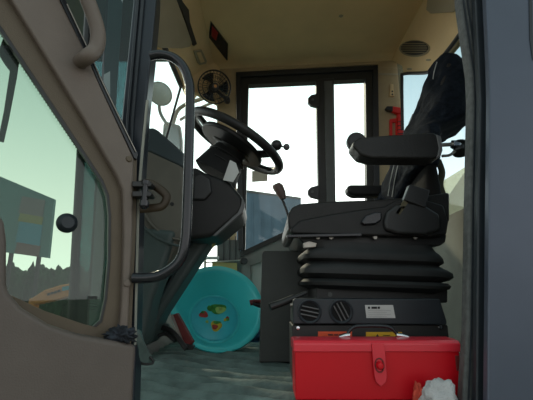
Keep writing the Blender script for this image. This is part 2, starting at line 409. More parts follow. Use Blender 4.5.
bar('top_seal', Vector((P_ft.x, P_nt.y, P_ft.z)), P_ft, .014, M['black'], w2); bar('bottom_seal', P_nb, P_fb, .010, M['black'], w2)
SLP = (P_ft.x, 0, P_ft.z); SLN = Vector((CZ - P_ft.z, 0, P_ft.x + .34)).normalized()   # sloping front headliner
prism('front_header', [Vector((P_ft.x, .90, P_ft.z)), Vector((P_ft.x, YF + .05, P_ft.z)), Vector((-.34, YF + .05, CZ + .002)), Vector((-.34, .90, CZ + .002))], (-.01, 0, .06), M['headliner'], w2)
assert SLN.length > 0
prism('front_kick_panel', [(-.47, 1.5, 0), (-.47, 2.2, 0), (-.47, 2.2, .20), (-.47, 1.5, .20)], (.02, 0, 0), M['grey'], w2)
prism('header_edge', [onp(x, y, Vector(SLP), Vector((CZ - P_ft.z, 0, -(-.34 - P_ft.x)))) for x, y in ((148, 36), (157, 40), (163, 50), (171, 62), (163, 59), (156, 57), (148, 57))], (-.01, 0, .006), M['headliner'], w2)
fpq = at(219, 90, YF, KF); fpb = at(219, 300, YF, KF)
w3 = st(prism('window_3', [P_ft, Vector((fpq.x, fpq.y, P_ft.z)), Vector((fpb.x, fpb.y, fpb.z)), Vector((P_fb.x, P_fb.y, fpb.z))], (0, .005, 0), G_clear), 'front quarter window on the far side')
bar('bottom_seal', Vector((fpb.x, fpb.y, fpb.z)), Vector((P_fb.x, P_fb.y, fpb.z)), .012, M['black'], w3)
bar('mid_rail', at(186, 258, 2.22), at(219, 258, 2.24), .010, M['white'], w3)
for px in (196, 205): bar('guard_bar', at(px, 236, 2.3), at(px, 300, 2.3), .008, M['white'], w3)
# far header between ceiling and quarter pane
prism('quarter_header', [P_ft + Vector((0, -.01, 0)), Vector((fpq.x, fpq.y - .012, P_ft.z)), Vector((fpq.x, fpq.y - .012, CZ + .02)), Vector((P_ft.x, P_ft.y - .01, CZ + .02))], (0, .04, 0), M['headliner'], w3)
# near quarter window : window_4
HX = at(134, 200, .90)
nq = [Vector((HX.x - .01, .93, 1.72)), P_nt + (P_nt - P_nb)*.62, P_nb, Vector((HX.x - .01, .93, .08))]
w4 = st(prism('window_4', nq, (.002, .005, 0), G_quart), 'dark teal front quarter window beside the door pillar')
bar('corner_post', nq[1], P_nb, .008, M['rubberd'], w4)
s0, s1 = nq[0], nq[3]
prism('pale_edge_strip', [s0.lerp(nq[1], .40), s0.lerp(nq[1], .64), s1.lerp(nq[2], .64), s1.lerp(nq[2], .40)], (.001, -.004, 0), mat('pane_edge_grey', (.16,.22,.22), .6), w4)
prism('pale_edge_strip', [s0.lerp(nq[1], .64), s0.lerp(nq[1], .68), s1.lerp(nq[2], .68), s1.lerp(nq[2], .64)], (.001, -.004, 0), M['rubberd'], w4)

# rear wall and rear window
RX = FX1
wr = st(prism('wall_rear', [onx(402, 66, RX)*1, Vector((RX, YF - .05, CZ)), Vector((RX, .90, CZ)), Vector((RX, .90, 1.45))] + [onx(x, y, RX) for x, y in ((470, 18), (464, 28), (452, 45), (440, 60), (432, 70), (424, 73), (404, 74))], (.04, 0, 0), M['headliner']), 'beige rear header and pale grey rear panel of the cab')
lowz = onx(450, 212, RX).z
prism('rear_lower_panel', [(RX, .90, lowz), (RX, 2.2, lowz - .02), (RX, 2.2, 0), (RX, .90, 0)], (.04, 0, 0), M['palegrey'], wr)
w5 = st(prism('window_5', [(RX + .02, .95, lowz - .02), (RX + .02, 2.16, lowz - .02), (RX + .02, 2.16, 1.66), (RX + .02, .95, 1.66)], (.005, 0, 0), glass('rear_glass', (.62, .68, .71), .04)), 'rear window behind the seat')
sealp = [onx(x, y, RX - .005) for x, y in ((402.5, 130), (402, 80), (404, 74), (424, 73), (432, 70), (440, 60), (452, 45), (464, 28), (470, 18))]
tube('window_seal', sealp, .009, M['black'], w5, smooth=4)

# near side: door pillars
wn = st(prism('wall_near', poly([(478, -170), (489, 60), (490, 95), (487.5, 430), (700, 430), (700, -170)], .84), (0, .02, 0), M['paint'], bevel=.004), 'blue-grey painted outer body panel beside the door opening')
prism('panel_seam', poly([(526, -170), (529, -170), (533, 40), (533, 60), (530, 40)], .838), (0, .004, 0), M['rubberd'], wn)
t1 = st(prism('trim_1', poly([(467, -170), (477, 40), (480, 100), (478, 200), (476, 430), (495, 430), (496, 95), (486, -170)], .875), (0, .02, 0), M['rubberd'], bevel=.004), 'dark door jamb behind the painted panel')
t2 = st(prism('trim_2', poly([(453, -170), (459, 0), (470, 75), (471, 100), (469, 200), (467, 330), (461, 430), (479, 430), (482, 95), (478, 60), (470, -170)], .90), (0, .03, 0), M['rubber'], bevel=.006), 'ribbed grey rubber seal of the door opening')
for d in (4, 8): prism('seal_rib', poly([(459 + d - 6, -170), (459 + d, 0), (470 + d, 75), (471 + d, 100), (469 + d, 200), (467 + d, 330), (463 + d, 430), (464.2 + d, 430), (468.2 + d, 330), (470.2 + d, 200), (472.4 + d, 100), (471.4 + d, 75), (460.4 + d, 0), (454.4 + d, -170)], .897), (0, .006, 0), M['rubberd'], t2)
t3 = st(prism('trim_3', poly([(136, -170), (133, 0), (121, 120), (118, 200), (114, 430), (133, 430), (136, 330), (139, 200), (145, 110), (151, 55), (156, 0), (157, -170)], .90), (0, .05, 0), M['pillar'], bevel=.006), 'blue-black front door pillar with rubber seals')
for d0, mm in ((5, 'rubberd'), (10, 'rubberd')):
    prism('pillar_seal', poly([(133 + d0, -170), (131 + d0, 0), (121 + d0, 120), (118 + d0, 200), (114 + d0, 430), (116.5 + d0, 430), (120.5 + d0, 200), (123.5 + d0, 120), (134 + d0, 0), (136 + d0, -170)], .892), (0, .01, 0), M[mm], t3, bevel=.002)
prism('bright_strip', poly([(146, 100), (148, 100), (143, 150), (139, 200), (135.5, 345), (134, 345), (137, 200), (141, 150)], .885), (0, .006, 0), M['palegrey'], t3)
st(box('trim_5', (.10, .905, 1.78), (1.1, .05, .22), M['paint'], bevel=.01), 'painted roof edge above the door opening')
# sill
st(box('trim_4', (.05, .885, -.07), (1.1, .04, .1), M['rubber'], bevel=.006), 'door sill')

# ================================================================ OPEN DOOR
hp = at(135, 200, .87); dn = Vector((.6, -.8, 0)); dd = Vector((-.8, -.6, 0))
def D(px, py, off=0.0): return onp(px, py, hp + dn*off, dn)
def DP(l, off=0.0): return [D(x, y, off) for x, y in l]
door = st(prism('door_1', DP([(-210, -200), (-210, -330), (38, -60), (64, 0), (86, 48), (98, 74), (137, 157), (136, 230), (131, 345), (128, 440), (-210, 440)], 0), -dn*.03, M['doorband'], bevel=.005,
    hole=DP([(-190, -265), (-190, 205), (0, 290), (45, 311), (85, 324.5), (96, 327), (102, 322), (107, 300), (110.5, 260), (111, 215), (109, 195), (103, 180), (60, 115), (0, 25)], 0)), 'open cab door with grey-brown trim, seen from the inside')
prism('outer_trim', DP([(-205, -220), (-205, -310), (36, -60), (60, 0), (84, 48), (96, 76), (134, 158), (133, 230), (128, 345), (124, 350), (118, 344), (122, 300), (124, 230), (123, 190), (117, 176), (80, 112), (10, -2)], .015), -dn*.02, M['doortrim'], door, bevel=.012, seg=4)
prism('window_gasket', DP([(-190, -265), (0, 25), (60, 115), (103, 180), (109, 195), (111, 215), (110.5, 260), (107, 300), (102, 322), (96, 327), (93, 326.5), (100, 320), (104.5, 300), (108, 260), (108.5, 215), (106.5, 196), (101, 182), (58, 118), (0, 31), (-190, -255)], .002), -dn*.01, M['black'], door)
prism('door_window_glass', DP([(-192, -270), (-192, 208), (0, 292), (45, 313), (96, 329), (104, 322), (112, 260), (112, 205), (104, 179), (60, 113), (0, 23)], -.015), -dn*.005, G_door, door)
bm = bmesh.new()
for i in range(46):
    x = -10 + i*2.0; y = 25 + x*1.5 + 5
    add_prism(bm, DP([(x, y-2.5), (x+1.4, y - .4), (x - 3.4, y+1.4)], -.012), -dn*.001)
link('frit_teeth', bm, M['black'], door, smooth=False)
# hinge side gasket strips
prism('edge_gasket', DP([(60, -10), (63, -10), (66, 0), (88, 48), (100, 74), (138.5, 154), (137, 160), (134, 158), (96, 77), (84, 50), (60, 0)], .006), -dn*.012, M['blackg'], door, bevel=.002)
tube('gasket_highlight', DP([(67, 4), (88.5, 50), (100, 77), (136, 152)], .009), .0012, M['steel'], door)
# pocket
prism('door_pocket', DP([(-200, 190), (-30, 200), (-2, 212), (4, 222), (6.5, 240), (6.5, 285), (9, 293), (22, 308), (50, 325), (80, 335), (137, 345), (135, 372), (132, 440), (-200, 440)], .055), -dn*.055, M['pocket'], door, bevel=.01)
tube('grab_handle', DP([(64, -48), (72, -30), (84, -8), (92, 12), (97, 28), (98, 40), (95, 50), (87, 57)], .05) + [D(80, 62, .01)], [.0165]*65, M['doortrim'], door, smooth=8, seg=16)
lathe('trim_plug', [(0, .004), (.006, .003), (.008, 0)], D(129, 159, .015), dn, M['doorband'], door, seg=16)
lathe('trim_plug', [(0, .004), (.007, .003), (.009, 0)], D(127, 283, .015), dn, M['doortrim'], door, seg=16)
for a_ in (88, 91.3, 94.6): prism('lettering', DP([(a_, 296), (a_+2.6, 296.3), (a_+2.6, 299.3), (a_, 299)], -.012), -dn*.0006, M['ink'], door)
for k in range(3):
    tube('print_line', [D(88, 303 + k*3, -.012), D(98, 304 + k*3, -.012)], .0004, M['ink'], door, seg=6)
# round stop disc on the glass
rd = tag(lathe('suction_disc', [(0, .012), (.012, .012), (.019, .006), (.021, 0), (0, 0)], D(67, 223, -.012), dn, M['rubberd'], None, seg=28), 'round dark rubber disc stuck to the door window', 'disc')
wa = tag(prism('wiper_arm', DP([(3, 38), (9, 42), (13, 52), (20, 57), (17, 78), (9, 120), (4, 142), (-2, 140), (4, 110), (10, 70), (4, 62), (-2, 52)], -.05), -dn*.008, mat('wiper_grey', (.10, .13, .13), .6), None, bevel=.002), 'flat grey wiper arm behind the upper door window', 'wiper')
tube('wiper_pivot', [D(9, 50, -.06), D(9, 50, -.016)], .010, M['rubberd'], wa)
# hinge
for i, py in enumerate((184, 194)):
    prism('hinge_arm', poly([(132, py-3), (150, py-3), (152, py), (150, py+2.5), (132, py+2.5)], .845), (0, .03, 0), M['black'], door, bevel=.002)
lathe('hinge_pin', [(0, .012), (.010, .012), (.010, .003), (.007, .003), (.007, -.035), (.011, -.035), (.011, -.047), (.006, -.053), (0, -.053)], at(145.5, 186, .85), (0, 0, 1), M['blackg'], door, seg=20)
# brown strap ring
sr = tube('door_check_strap', poly([(137, 186), (148, 183), (158, 188), (166, 195), (166, 200), (162, 206), (153, 208), (140, 209)], .88), .0100, M['brownst'], None, smooth=6, seg=10, flat=.5)
tag(sr, 'curved brown strap looping from the door hinge', 'strap')

# grab bar on pillar
gb = tube('grab_bar', poly([(150, 56), (160, 54.5), (172, 57), (182, 65), (188, 78), (190, 95), (189, 150), (187, 215), (185.5, 240), (182, 256), (174, 267), (160, 275.5), (146, 278), (133, 278)], .86), .0115, M['blackg'], None, smooth=8, seg=18)
tag(gb, 'curved black tubular grab bar mounted on the front door pillar', 'grab bar')

# rag & film
rg = tag(blob('rag', D(121, 335, .035), (.024, .016, .014), M['rag'], None, amp=1.0, ns=4.5, seed=3), 'crumpled dark blue rag tucked in the top of the door pocket', 'rag')
fp = [at(133, 318, .90), at(139, 328, .92), at(146, 346, .97), at(155, 362, 1.0), at(150, 364, .98), at(136, 365, .93), at(133, 340, .90)]
bm = bmesh.new(); cc = bm.verts.new(sum(fp, Vector())/7 + Vector((.01, -.02, .01))); vs = [bm.verts.new(p) for p in fp]
for i in range(7): bm.faces.new([cc, vs[i], vs[(i+1) % 7]])
bmesh.ops.subdivide_edges(bm, edges=bm.edges, cuts=4, use_grid_fill=True)
for v in bm.verts: v.co += Vector((0, 1, 1))*.006*noise.noise(v.co*70)
tag(link('plastic_film', bm, M['film'], None, angle=180), 'grey-green scrap of plastic sheet hanging by the door pocket', 'sheet')
tag(tube('wire_loop', [at(137, 359, .93), at(143, 364, .95), at(153, 363, .97), at(150, 357, .97), at(143, 356, .96)], .003, M['black'], None, smooth=5, seg=8), 'bent black wire loop on the floor by the door pocket', 'wire')

# ================================================================ CEILING ITEMS
def CP(l, z=CZ): return [onz(x, y, z) for x, y in l]
def SP(l, off=0): return [onp(x, y, Vector(SLP) + SN*off, SN) for x, y in l]
SN = Vector((CZ - P_ft.z, 0, -(-.34 - P_ft.x))).normalized()
tag(prism('sun_visor', SP([(150, -25), (166, -25), (177, 0), (186, 24), (192.5, 43), (190, 47), (182, 48.5), (160, 48), (155, 44), (152, 38)], .02), -SN*.015, M['headdark'], None, bevel=.004), 'flat grey-beige roof panel flap above the grab bar', 'panel')
tag(prism('flap_gap_shade', SP([(169, -20), (173, -20), (183, 2), (189, 10), (190, 22), (197, 44), (194, 46), (187, 24), (182, 10), (177, 2)], .014), -SN*.012, M['black'], None), 'painted black strip for the shaded gap along the edge of the roof flap', 'strip')  # black strip drawn in for the shade of the gap beside the flap
r = empty('ceiling_switch', onz(200, 58, CZ)); tag(r, 'small recessed rocker switch in the headliner above the fan', 'switch')
prism('bezel', SP([(194, 51), (202, 50), (207, 61), (206, 64), (200, 65), (198, 63)], .008), -SN*.008, M['headdark'], r, bevel=.002)
prism('rocker', SP([(197, 53), (201, 52.5), (205, 62), (201, 63)], .014), -SN*.008, M['headliner'], r, bevel=.002)
r = empty('radio_display', onz(219, 40, CZ)); tag(r, 'narrow black roof display with a red lamp in the headliner', 'display')
prism('bezel', CP([(210.5, 22), (228, 45), (227.5, 61), (226, 60), (209, 38), (209, 34)], CZ - .01), (0, 0, .012), M['blackg'], r, bevel=.003)
prism('red_lamp', CP([(212, 26), (218, 33), (216, 41), (211.5, 36)], CZ - .013), (0, 0, .004), M['ledred'], r)
tag(lathe('ceiling_button', [(0, .004), (.009, .003), (.012, 0)], onz(341, 16, CZ), (0, 0, -1), M['headdark'], None, seg=20), 'small round button in the middle of the headliner', 'button')
# speaker on rear header
def ell(cx, cy, a, b, X, n=36): return [onx(cx + a*math.cos(2*math.pi*k/n), cy - b*math.sin(2*math.pi*k/n), X) for k in range(n)]
r = empty('ceiling_speaker', onx(414, 48.5, RX)); tag(r, 'oval dark speaker grille set in the headliner near the seat', 'speaker')
prism('rim', ell(414, 48.5, 15, 8.3, RX - .006), (.008, 0, 0), M['headdark'], r, bevel=.002)
prism('grille', ell(414, 48, 13.5, 7.2, RX - .010), (.008, 0, 0), M['black'], r, bevel=.001)
for k in range(-2, 3): 
    a = math.sqrt(1 - (k/3.3)**2)
    tube('grille_bar', [onx(414 - 13*a, 48 + k*2.2, RX - .011), onx(414 + 13*a, 48 + k*2.2, RX - .011)], .002, M['headdark'], r, seg=6)
for px, py in ((409, 71), (428, 62)): tag(prism('trim_clip', ell(px, py - 2, 2.2, 1, RX - .004), (.006, 0, 0), M['headdark'], None), 'small clip at the corner of the rear headliner by the speaker' if px < 420 else 'small clip in the rear headliner right of the speaker', 'clip')
r = tag(prism('roof_vent', [onx(x, y, RX - .008) for x, y in ((428, -8), (426, 10), (430, 13.5), (452, 12), (457, 8), (458, -8))], (.01, 0, 0), M['headdark'], None, bevel=.003), 'grey trapezoid cover in the headliner beside the rear pillar', 'cover')

# ================================================================ FAR WALL ITEMS
r = empty('emergency_hammer', at(396, 125, YF, KF)); tag(r, 'red emergency hammer in its red holder on the beige pillar', 'hammer')
prism('holder', poly([(390, 119), (397, 118), (398, 108), (404, 108), (404, 140), (390, 140)], YF - .02, KF), (0, .02, 0), M['hammer'], r, bevel=.002,
      hole=poly([(392.5, 122), (392.5, 138), (396, 138), (396, 122)], YF - .02, KF))
prism('hammer_handle', poly([(398, 110), (403, 110), (403.5, 140), (398, 140)], YF - .04, KF), (0, .02, 0), M['hammer'], r, bevel=.004)
prism('hammer_head', poly([(389, 107.5), (393, 106), (404, 108), (404, 114), (397, 113), (390, 110)], YF - .045, KF), (0, .025, 0), M['hammer'], r, bevel=.004)
prism('hammer_tip', poly([(385.5, 108), (387, 106), (393, 106), (393, 111), (388, 110)], YF - .047, KF), (0, .028, 0), M['black'], r, bevel=.003)
for k in range(5): prism('grip_groove', poly([(398, 121 + k*4), (404, 121 + k*4), (404, 122 + k*4), (398, 122 + k*4)], YF - .042, KF), (0, .01, 0), M['redm'], r)
r = empty('coat_hook', at(392, 90, YF, KF)); tag(r, 'small beige hook plate with two screws above the red hammer', 'hook')
prism('plate', poly([(390.5, 84), (393.5, 84), (394.5, 96), (390, 96)], YF - .018, KF), (0, .015, 0), M['headliner'], r, bevel=.002)
for yy in (91.5, 94.5): lathe('screw', [(0, .003), (.005, .003), (.005, 0)], at(392.3, yy, YF - .018, KF), (0, -1, 0), M['black'], r, seg=10)
tag(prism('paper_note', poly([(252, 171), (267.5, 170), (267.5, 181), (252, 182)], YF - .02, KF), (0, .002, 0), M['paperb'], None), 'small beige paper card stuck on the far window below the steering wheel', 'card')

# fan
fc = at(214.5, 87, 2.10); fr = empty('cab_fan', fc); tag(fr, 'small black clip fan in a wire cage on the front corner pillar', 'fan')
fax = Vector((.25, -.85, -.35)).normalized(); q = Vector((0, 0, 1)).rotation_difference(fax)
R = .098
def fpnt(r_, a, h): return fc + q @ Vector((r_*math.cos(a), r_*math.sin(a), h))
bm = bmesh.new()
for rr, h in ((R, 0), (R*.98, .012), (R*.75, .026), (R*.5, .032), (R*.3, .034), (R*.98, -.012), (R*.7, -.03)):
    add_tube(bm, [fpnt(rr, 2*math.pi*k/40, h) for k in range(40)], .0016 if rr < R else .004, seg=6, closed=True)
for k in range(28):
    a = 2*math.pi*k/28
    add_tube(bm, [fpnt(R*.25, a, .034), fpnt(R*.6, a + .12, .030), fpnt(R, a + .2, .0), fpnt(R*.7, a + .2, -.03), fpnt(R*.3, a, -.036)], .0011, seg=5)
link('wire_cage', bm, M['black'], fr, angle=180)
bm = bmesh.new()
for k in range(3):
    a0 = 2*math.pi*k/3 + .3; pts = []
    gr = [[bm.verts.new(fpnt(.015 + (R*.88 - .015)*i/6, a0 + (j/6 - .5)*(.5 + .55*i/6) + .1*i/6, -.012 + .024*(j/6 - .5))) for j in range(7)] for i in range(7)]
    for i in range(6):
        for j in range(6): bm.faces.new([gr[i][j], gr[i][j+1], gr[i+1][j+1], gr[i+1][j]])
link('blades', bm, M['blackg'], fr, angle=180)
lathe('hub', [(0, .038), (.018, .038), (.022, .032), (.022, -.03), (.03, -.035), (.03, -.07), (0, -.075)], fc, fax, M['black'], fr)
lathe('hub_badge', [(0, .0395), (.009, .0395), (.009, .036)], fc, fax, mat('badge_copper', (.55, .25, .07), .4, metal=.5), fr, seg=20)
tube('mount_arm', [fc - fax*.06, at(226, 99, 2.18), at(227, 101, 2.235)], .010, M['black'], fr, smooth=4)
lathe('mount_knob', [(0, .02), (.018, .018), (.02, 0), (.018, -.02), (0, -.02)], at(227, 100, 2.19), (0, -1, 0), M['black'], fr, seg=20)

# mirrors outside the windscreen
r = empty('round_mirror', at(160, 94, 2.6)); tag(r, 'round grey outside mirror seen through the front windscreen', 'mirror')
mc = at(160, 94, 2.6); ma = Vector((.55, -.8, -.1)).normalized()
lathe('mirror_shell', [(0, -.03), (.05, -.025), (.088, 0), (.092, .006), (.084, .006)], mc, ma, M['mback'], r)
lathe('mirror_face', [(0, .012), (.05, .010), (.084, .004)], mc, ma, mat('mirror_grey', (.30, .34, .32), .5, var=.05), r)
tube('mirror_arm', [mc - ma*.02, at(160, 112, 2.62), at(168, 126, 2.6)], .012, M['mback'], r, smooth=4)
r = empty('square_mirror', at(172, 138, 2.5)); tag(r, 'rectangular outside mirror with pale blue glass low in the windscreen', 'mirror')
prism('mirror_shell', poly([(163, 124), (166, 121), (180, 125), (182, 140), (182, 158), (164, 160), (162, 140)], 2.50), (0, .05, 0), M['mback'], r, bevel=.01)
prism('mirror_face', poly([(165, 126), (178, 128), (179.5, 140), (179.5, 156), (166, 157), (164.5, 140)], 2.49), (0, .01, 0), M['mirror'], r)
tube('mirror_arm', [at(172, 126, 2.52), at(180, 108, 2.5), at(204, 98, 2.5), at(220, 92, 2.6)], .014, M['palegrey'], r, smooth=5)
tube('mirror_arm', [at(180, 120, 2.52), at(200, 108, 2.55), at(220, 100, 2.6)], .010, M['palegrey'], r, smooth=5)

# ================================================================ STEERING CONSOLE
cs = empty('steering_console', (-.32, 1.5, 0)); tag(cs, 'grey steering console with black tilted steering wheel and slanted leg', 'console')
prism('side_panel', poly([(128, 146), (148, 148), (184, 163), (188, 200), (186, 228), (176, 246), (165, 268), (128, 285)], 1.25), (0, .12, 0), M['greypl'], cs, bevel=.02)
prism('dash_top', poly([(128, 122), (148, 128), (153, 127), (158, 130), (184, 153), (184, 168), (150, 152), (128, 150)], 1.247), (0, .30, 0), M['dash'], cs, bevel=.012)
prism('lower_leg', poly([(128, 240), (212, 234), (208, 243), (159, 318), (149, 345), (128, 350)], 1.42), (0, .16, 0), M['legpl'], cs, bevel=.02)
prism('leg_ridge', poly([(186, 240), (194, 240), (146, 322), (140, 340), (132, 345)], 1.40), (0, .03, 0), M['dash'], cs, bevel=.008)
prism('front_cover', poly([(118, 225), (176, 230), (170, 250), (152, 300), (142, 345), (118, 350)], 1.235), (0, .12, 0), M['legpl'], cs, bevel=.02)
def arc(cx, cy, a, b, t0, t1, Y, n=20): return [at(cx + a*math.cos(t0 + (t1-t0)*k/n), cy - b*math.sin(t0 + (t1-t0)*k/n), Y) for k in range(n+1)]
tube('moulded_line', arc(185, 195, 44, 45, math.pi*1.0, math.pi*1.5, 1.245), .004, M['greypl'], cs)
tube('moulded_line', arc(190, 185, 62, 62, math.pi*1.08, math.pi*1.45, 1.232), .004, M['legpl'], cs)
lathe('cover_screw', [(0, .003), (.006, .003), (.007, 0)], at(172, 204, 1.25), (0, -1, 0), M['black'], cs, seg=12)
# column
prism('column_pod', poly([(193, 165), (205, 172), (228, 180), (243, 198), (243.5, 206), (240, 214), (214, 236), (205, 238), (188, 240), (182, 232), (184, 180)], 1.28), (0, .26, 0), M['seatd'], cs, bevel=.025, seg=4)
prism('pod_side_cap', poly([(193, 176), (200, 172), (210, 178), (212, 192), (205, 200), (192, 200)], 1.27), (0, .02, 0), M['black'], cs, bevel=.008)
prism('pod_lower_rim', poly([(242, 196), (245, 203), (243, 212), (216, 236), (212, 236), (238, 212), (241, 205)], 1.275), (0, .02, 0), M['ring'], cs, bevel=.003)
WC = onp(236, 143, (0, 1.42, 0), (0, 1, 0)); WN = Vector((.5, 0, .866)).normalized()
tb = at(218, 175, 1.42)
neck = [WC - WN*.03, WC - WN*.09, tb]
loft('column_neck', [(WC - WN*.035, Vector((.866, 0, -.5))*.055, Vector((0, .055, 0)), 3), (WC - WN*.085, Vector((.866, 0, -.5))*.07, Vector((0, .07, 0)), 4), (WC - WN*.15, Vector((.866, 0, -.5))*.085, Vector((0, .085, 0)), 4)], mat('neck_black', (.02, .02, .02), .7, spec=.2), cs)
for k in range(2): tube('neck_rib', [WC - WN*(.07 + .03*k) + Vector((.866, 0, -.5))*(.075*math.cos(a)) + Vector((0, .075*math.sin(a), 0)) for a in [2*math.pi*i/24 for i in range(24)]], .004, M['black'], cs, closed=True, seg=6)
prism('column_label', poly([(230, 160), (236, 163), (239, 172), (233, 182), (223, 180)], 1.265), (0, .003, 0), M['white'], cs)
# steering wheel
U = Vector((.866, 0, -.5)); V = Vector((0, 1, 0)); RW = .195
sw = tube('steering_wheel', [WC + U*RW*math.cos(a) + V*RW*math.sin(a) for a in [2*math.pi*k/64 for k in range(64)]], .0165, M['seatv'], cs, closed=True, seg=14)
lathe('hub', [(0, -.045), (.05, -.045), (.062, -.03), (.068, -.01), (.06, .004), (.03, .012), (0, .013)], WC - WN*.015, WN, M['seatd'], sw)
for a in (.55, math.pi - .55, math.pi + .55, -.55):
    d = U*math.cos(a) + V*math.sin(a); s = WN.cross(d)
    loft('spoke', [(WC - WN*.03 + d*.045, s*.034, WN*.009, 3), (WC - WN*.024 + d*.11, s*.024, WN*.008, 3), (WC + d*(RW - .004), s*.018, WN*.007, 3)], M['seatd'], sw, seg=20)
prism('wheel_pad', [WC - WN*.034 + V*-.03 + U*(.13*math.cos(a)) + V*(.15*math.sin(a)) for a in [2*math.pi*k/32 for k in range(32)]], WN*.018, M['seatd'], sw, bevel=.006)
kb = WC + U*(RW*.93) + V*(RW*.2)
kp = at(276, 145.5, kb.y)
sk = lathe('spinner_knob', [(0, .024), (.012, .022), (.021, .010), (.022, 0), (.018, -.012), (.008, -.02), (0, -.02)], kp, Vector((.9, -.3, .3)), M['black'], sw, seg=24)
lathe('knob_cap', [(0, .013), (.007, .012), (.013, .005), (.014, -.002), (.009, -.010), (0, -.012)], at(286.5, 147, kb.y - .005), Vector((1, -.2, 0)), M['ring'], sw, seg=20)
tube('knob_stem', [kp, at(285, 147, kb.y)], .004, M['ring'], sw, seg=8)
tube('knob_stem', [kp, at(272, 154, kb.y)], .008, M['black'], sw, seg=8)
# gold key at pod bottom
tag(prism('ignition_key', poly([(214, 236), (217, 233), (218, 240), (213, 248), (211.5, 246)], 1.45), (0, .004, 0), M['ybr'], None), 'small brass key hanging under the steering column', 'key')

# gear / joystick lever
lv = empty('control_lever', at(292, 225, 1.30)); tag(lv, 'thin black control lever with a brown knob in front of the seat cushion', 'lever')
tube('lever_rod', [at(281, 196, 1.80), at(287, 212, 1.80), at(293, 236, 1.80), at(297, 262, 1.80), Vector((at(299, 290, 1.8).x, 1.80, .02))], .006, M['black'], lv, smooth=4)
loft('lever_knob', [(at(283.5, 199, 1.80), (.014, 0, .004), (0, .014, 0), 2.5), (at(281, 193, 1.80), (.022, 0, .006), (0, .02, 0), 2.5), (at(278, 187, 1.80), (.024, 0, .01), (0, .022, 0), 2.5), (at(276, 184.5, 1.80), (.018, 0, .008), (0, .018, 0), 2.5)], M['knobbr'], lv, seg=20)

# ================================================================ OPERATOR SEAT
s = empty('operator_seat', (.40, 1.45, 0)); tag(s, 'black vinyl suspension seat with armrests, seen from its left side', 'seat')
Y0 = 1.20
prism('seat_cushion', poly([(288, 222), (288, 214), (292, 207), (300, 203.5), (330, 201), (380, 199.5), (420, 196), (450, 192), (450, 222), (425, 226), (330, 225), (294, 231), (289, 229)], Y0), (0, .5, 0), M['seatv'], s, bevel=.02, seg=4)
prism('side_panel', poly([(290, 229), (300, 220), (330, 214), (362, 209), (385, 206), (395, 200), (418, 197), (444, 205), (449, 222), (447, 235), (430, 237), (330, 235), (292, 234)], Y0 - .012), (0, .03, 0), M['seatd'], s, bevel=.008)
prism('recliner_cover', poly([(384, 222), (387, 211), (396, 204), (410, 202), (425, 205), (440, 214), (441, 230), (425, 235), (398, 234), (386, 230)], Y0 - .03), (0, .03, 0), M['black'], s, bevel=.01)
prism('side_lever', poly([(361, 222), (366, 215), (375, 212), (382, 212), (382, 220), (376, 224), (364, 225)], Y0 - .025), (0, .02, 0), M['blackg'], s, bevel=.005)
prism('slide_rail', poly([(287, 234.5), (362, 233), (362, 236), (287, 237.5)], Y0 - .02), (0, .02, 0), M['blackg'], s, bevel=.002)
prism('seat_pan', poly([(296, 232), (447, 234), (446, 242), (440, 246), (306, 246), (300, 240)], Y0 + .02), (0, .46, 0), M['black'], s, bevel=.006)
for px in (318, 331, 375, 415): lathe('pan_bolt', [(0, .004), (.006, .004), (.007, 0)], at(px, 237.5, Y0 + .0), (0, -1, 0), M['steel'], s, seg=12)
prism('adjuster_bracket', poly([(303, 243), (309, 241), (317, 243), (316, 247), (304, 248)], Y0 + .0), (0, .02, 0), M['steel'], s, bevel=.002)
# bellows
bm = bmesh.new()
prof = [(243, 309, 438), (249, 309, 443), (252, 305, 446), (256, 303, 449), (260, 304, 450), (263, 312, 446), (265, 308, 449), (268, 304, 456), (271, 303, 461), (275, 303, 462), (278, 308, 458), (280, 313, 448), (281, 306, 456), (284, 303, 459), (287, 304, 457), (289, 312, 447), (291, 316, 445)]
secs = []
for py, xl, xr in prof:
    a = at(xl, py, Y0); b = at(xr, py, Y0); bulge = (8 - (xl - 303))*.0018
    secs.append(((a + b)/2 + Vector((0, .23, 0)), Vector(((b.x - a.x)/2, 0, -.008)), Vector((0, .23 + bulge, 0)), 8))
add_loft(bm, secs, seg=80, amp=.012, ns=12)
link('suspension_bellows', bm, M['bellow'], s, angle=40)
prism('suspension_base', poly([(316, 285), (448, 285), (448, 303), (316, 303)], Y0 + .03), (0, .40, 0), M['heaterl'], s, bevel=.006)
lathe('base_bolt', [(0, .004), (.007, .004), (.007, 0)], at(330, 294.5, Y0 + .03), (0, -1, 0), M['grey'], s, seg=12)
tube('height_lever', [at(306, 292.5, Y0 - .01), at(296, 297, Y0 - .02), at(284, 302, Y0 - .02), at(270, 307, Y0 - .03)], [.006]*7+[.011]*12, M['black'], s, smooth=6)
box('pedestal', (.40, 1.49, .10), (.36, .32, .20), M['heaterl'], s, bevel=.01)
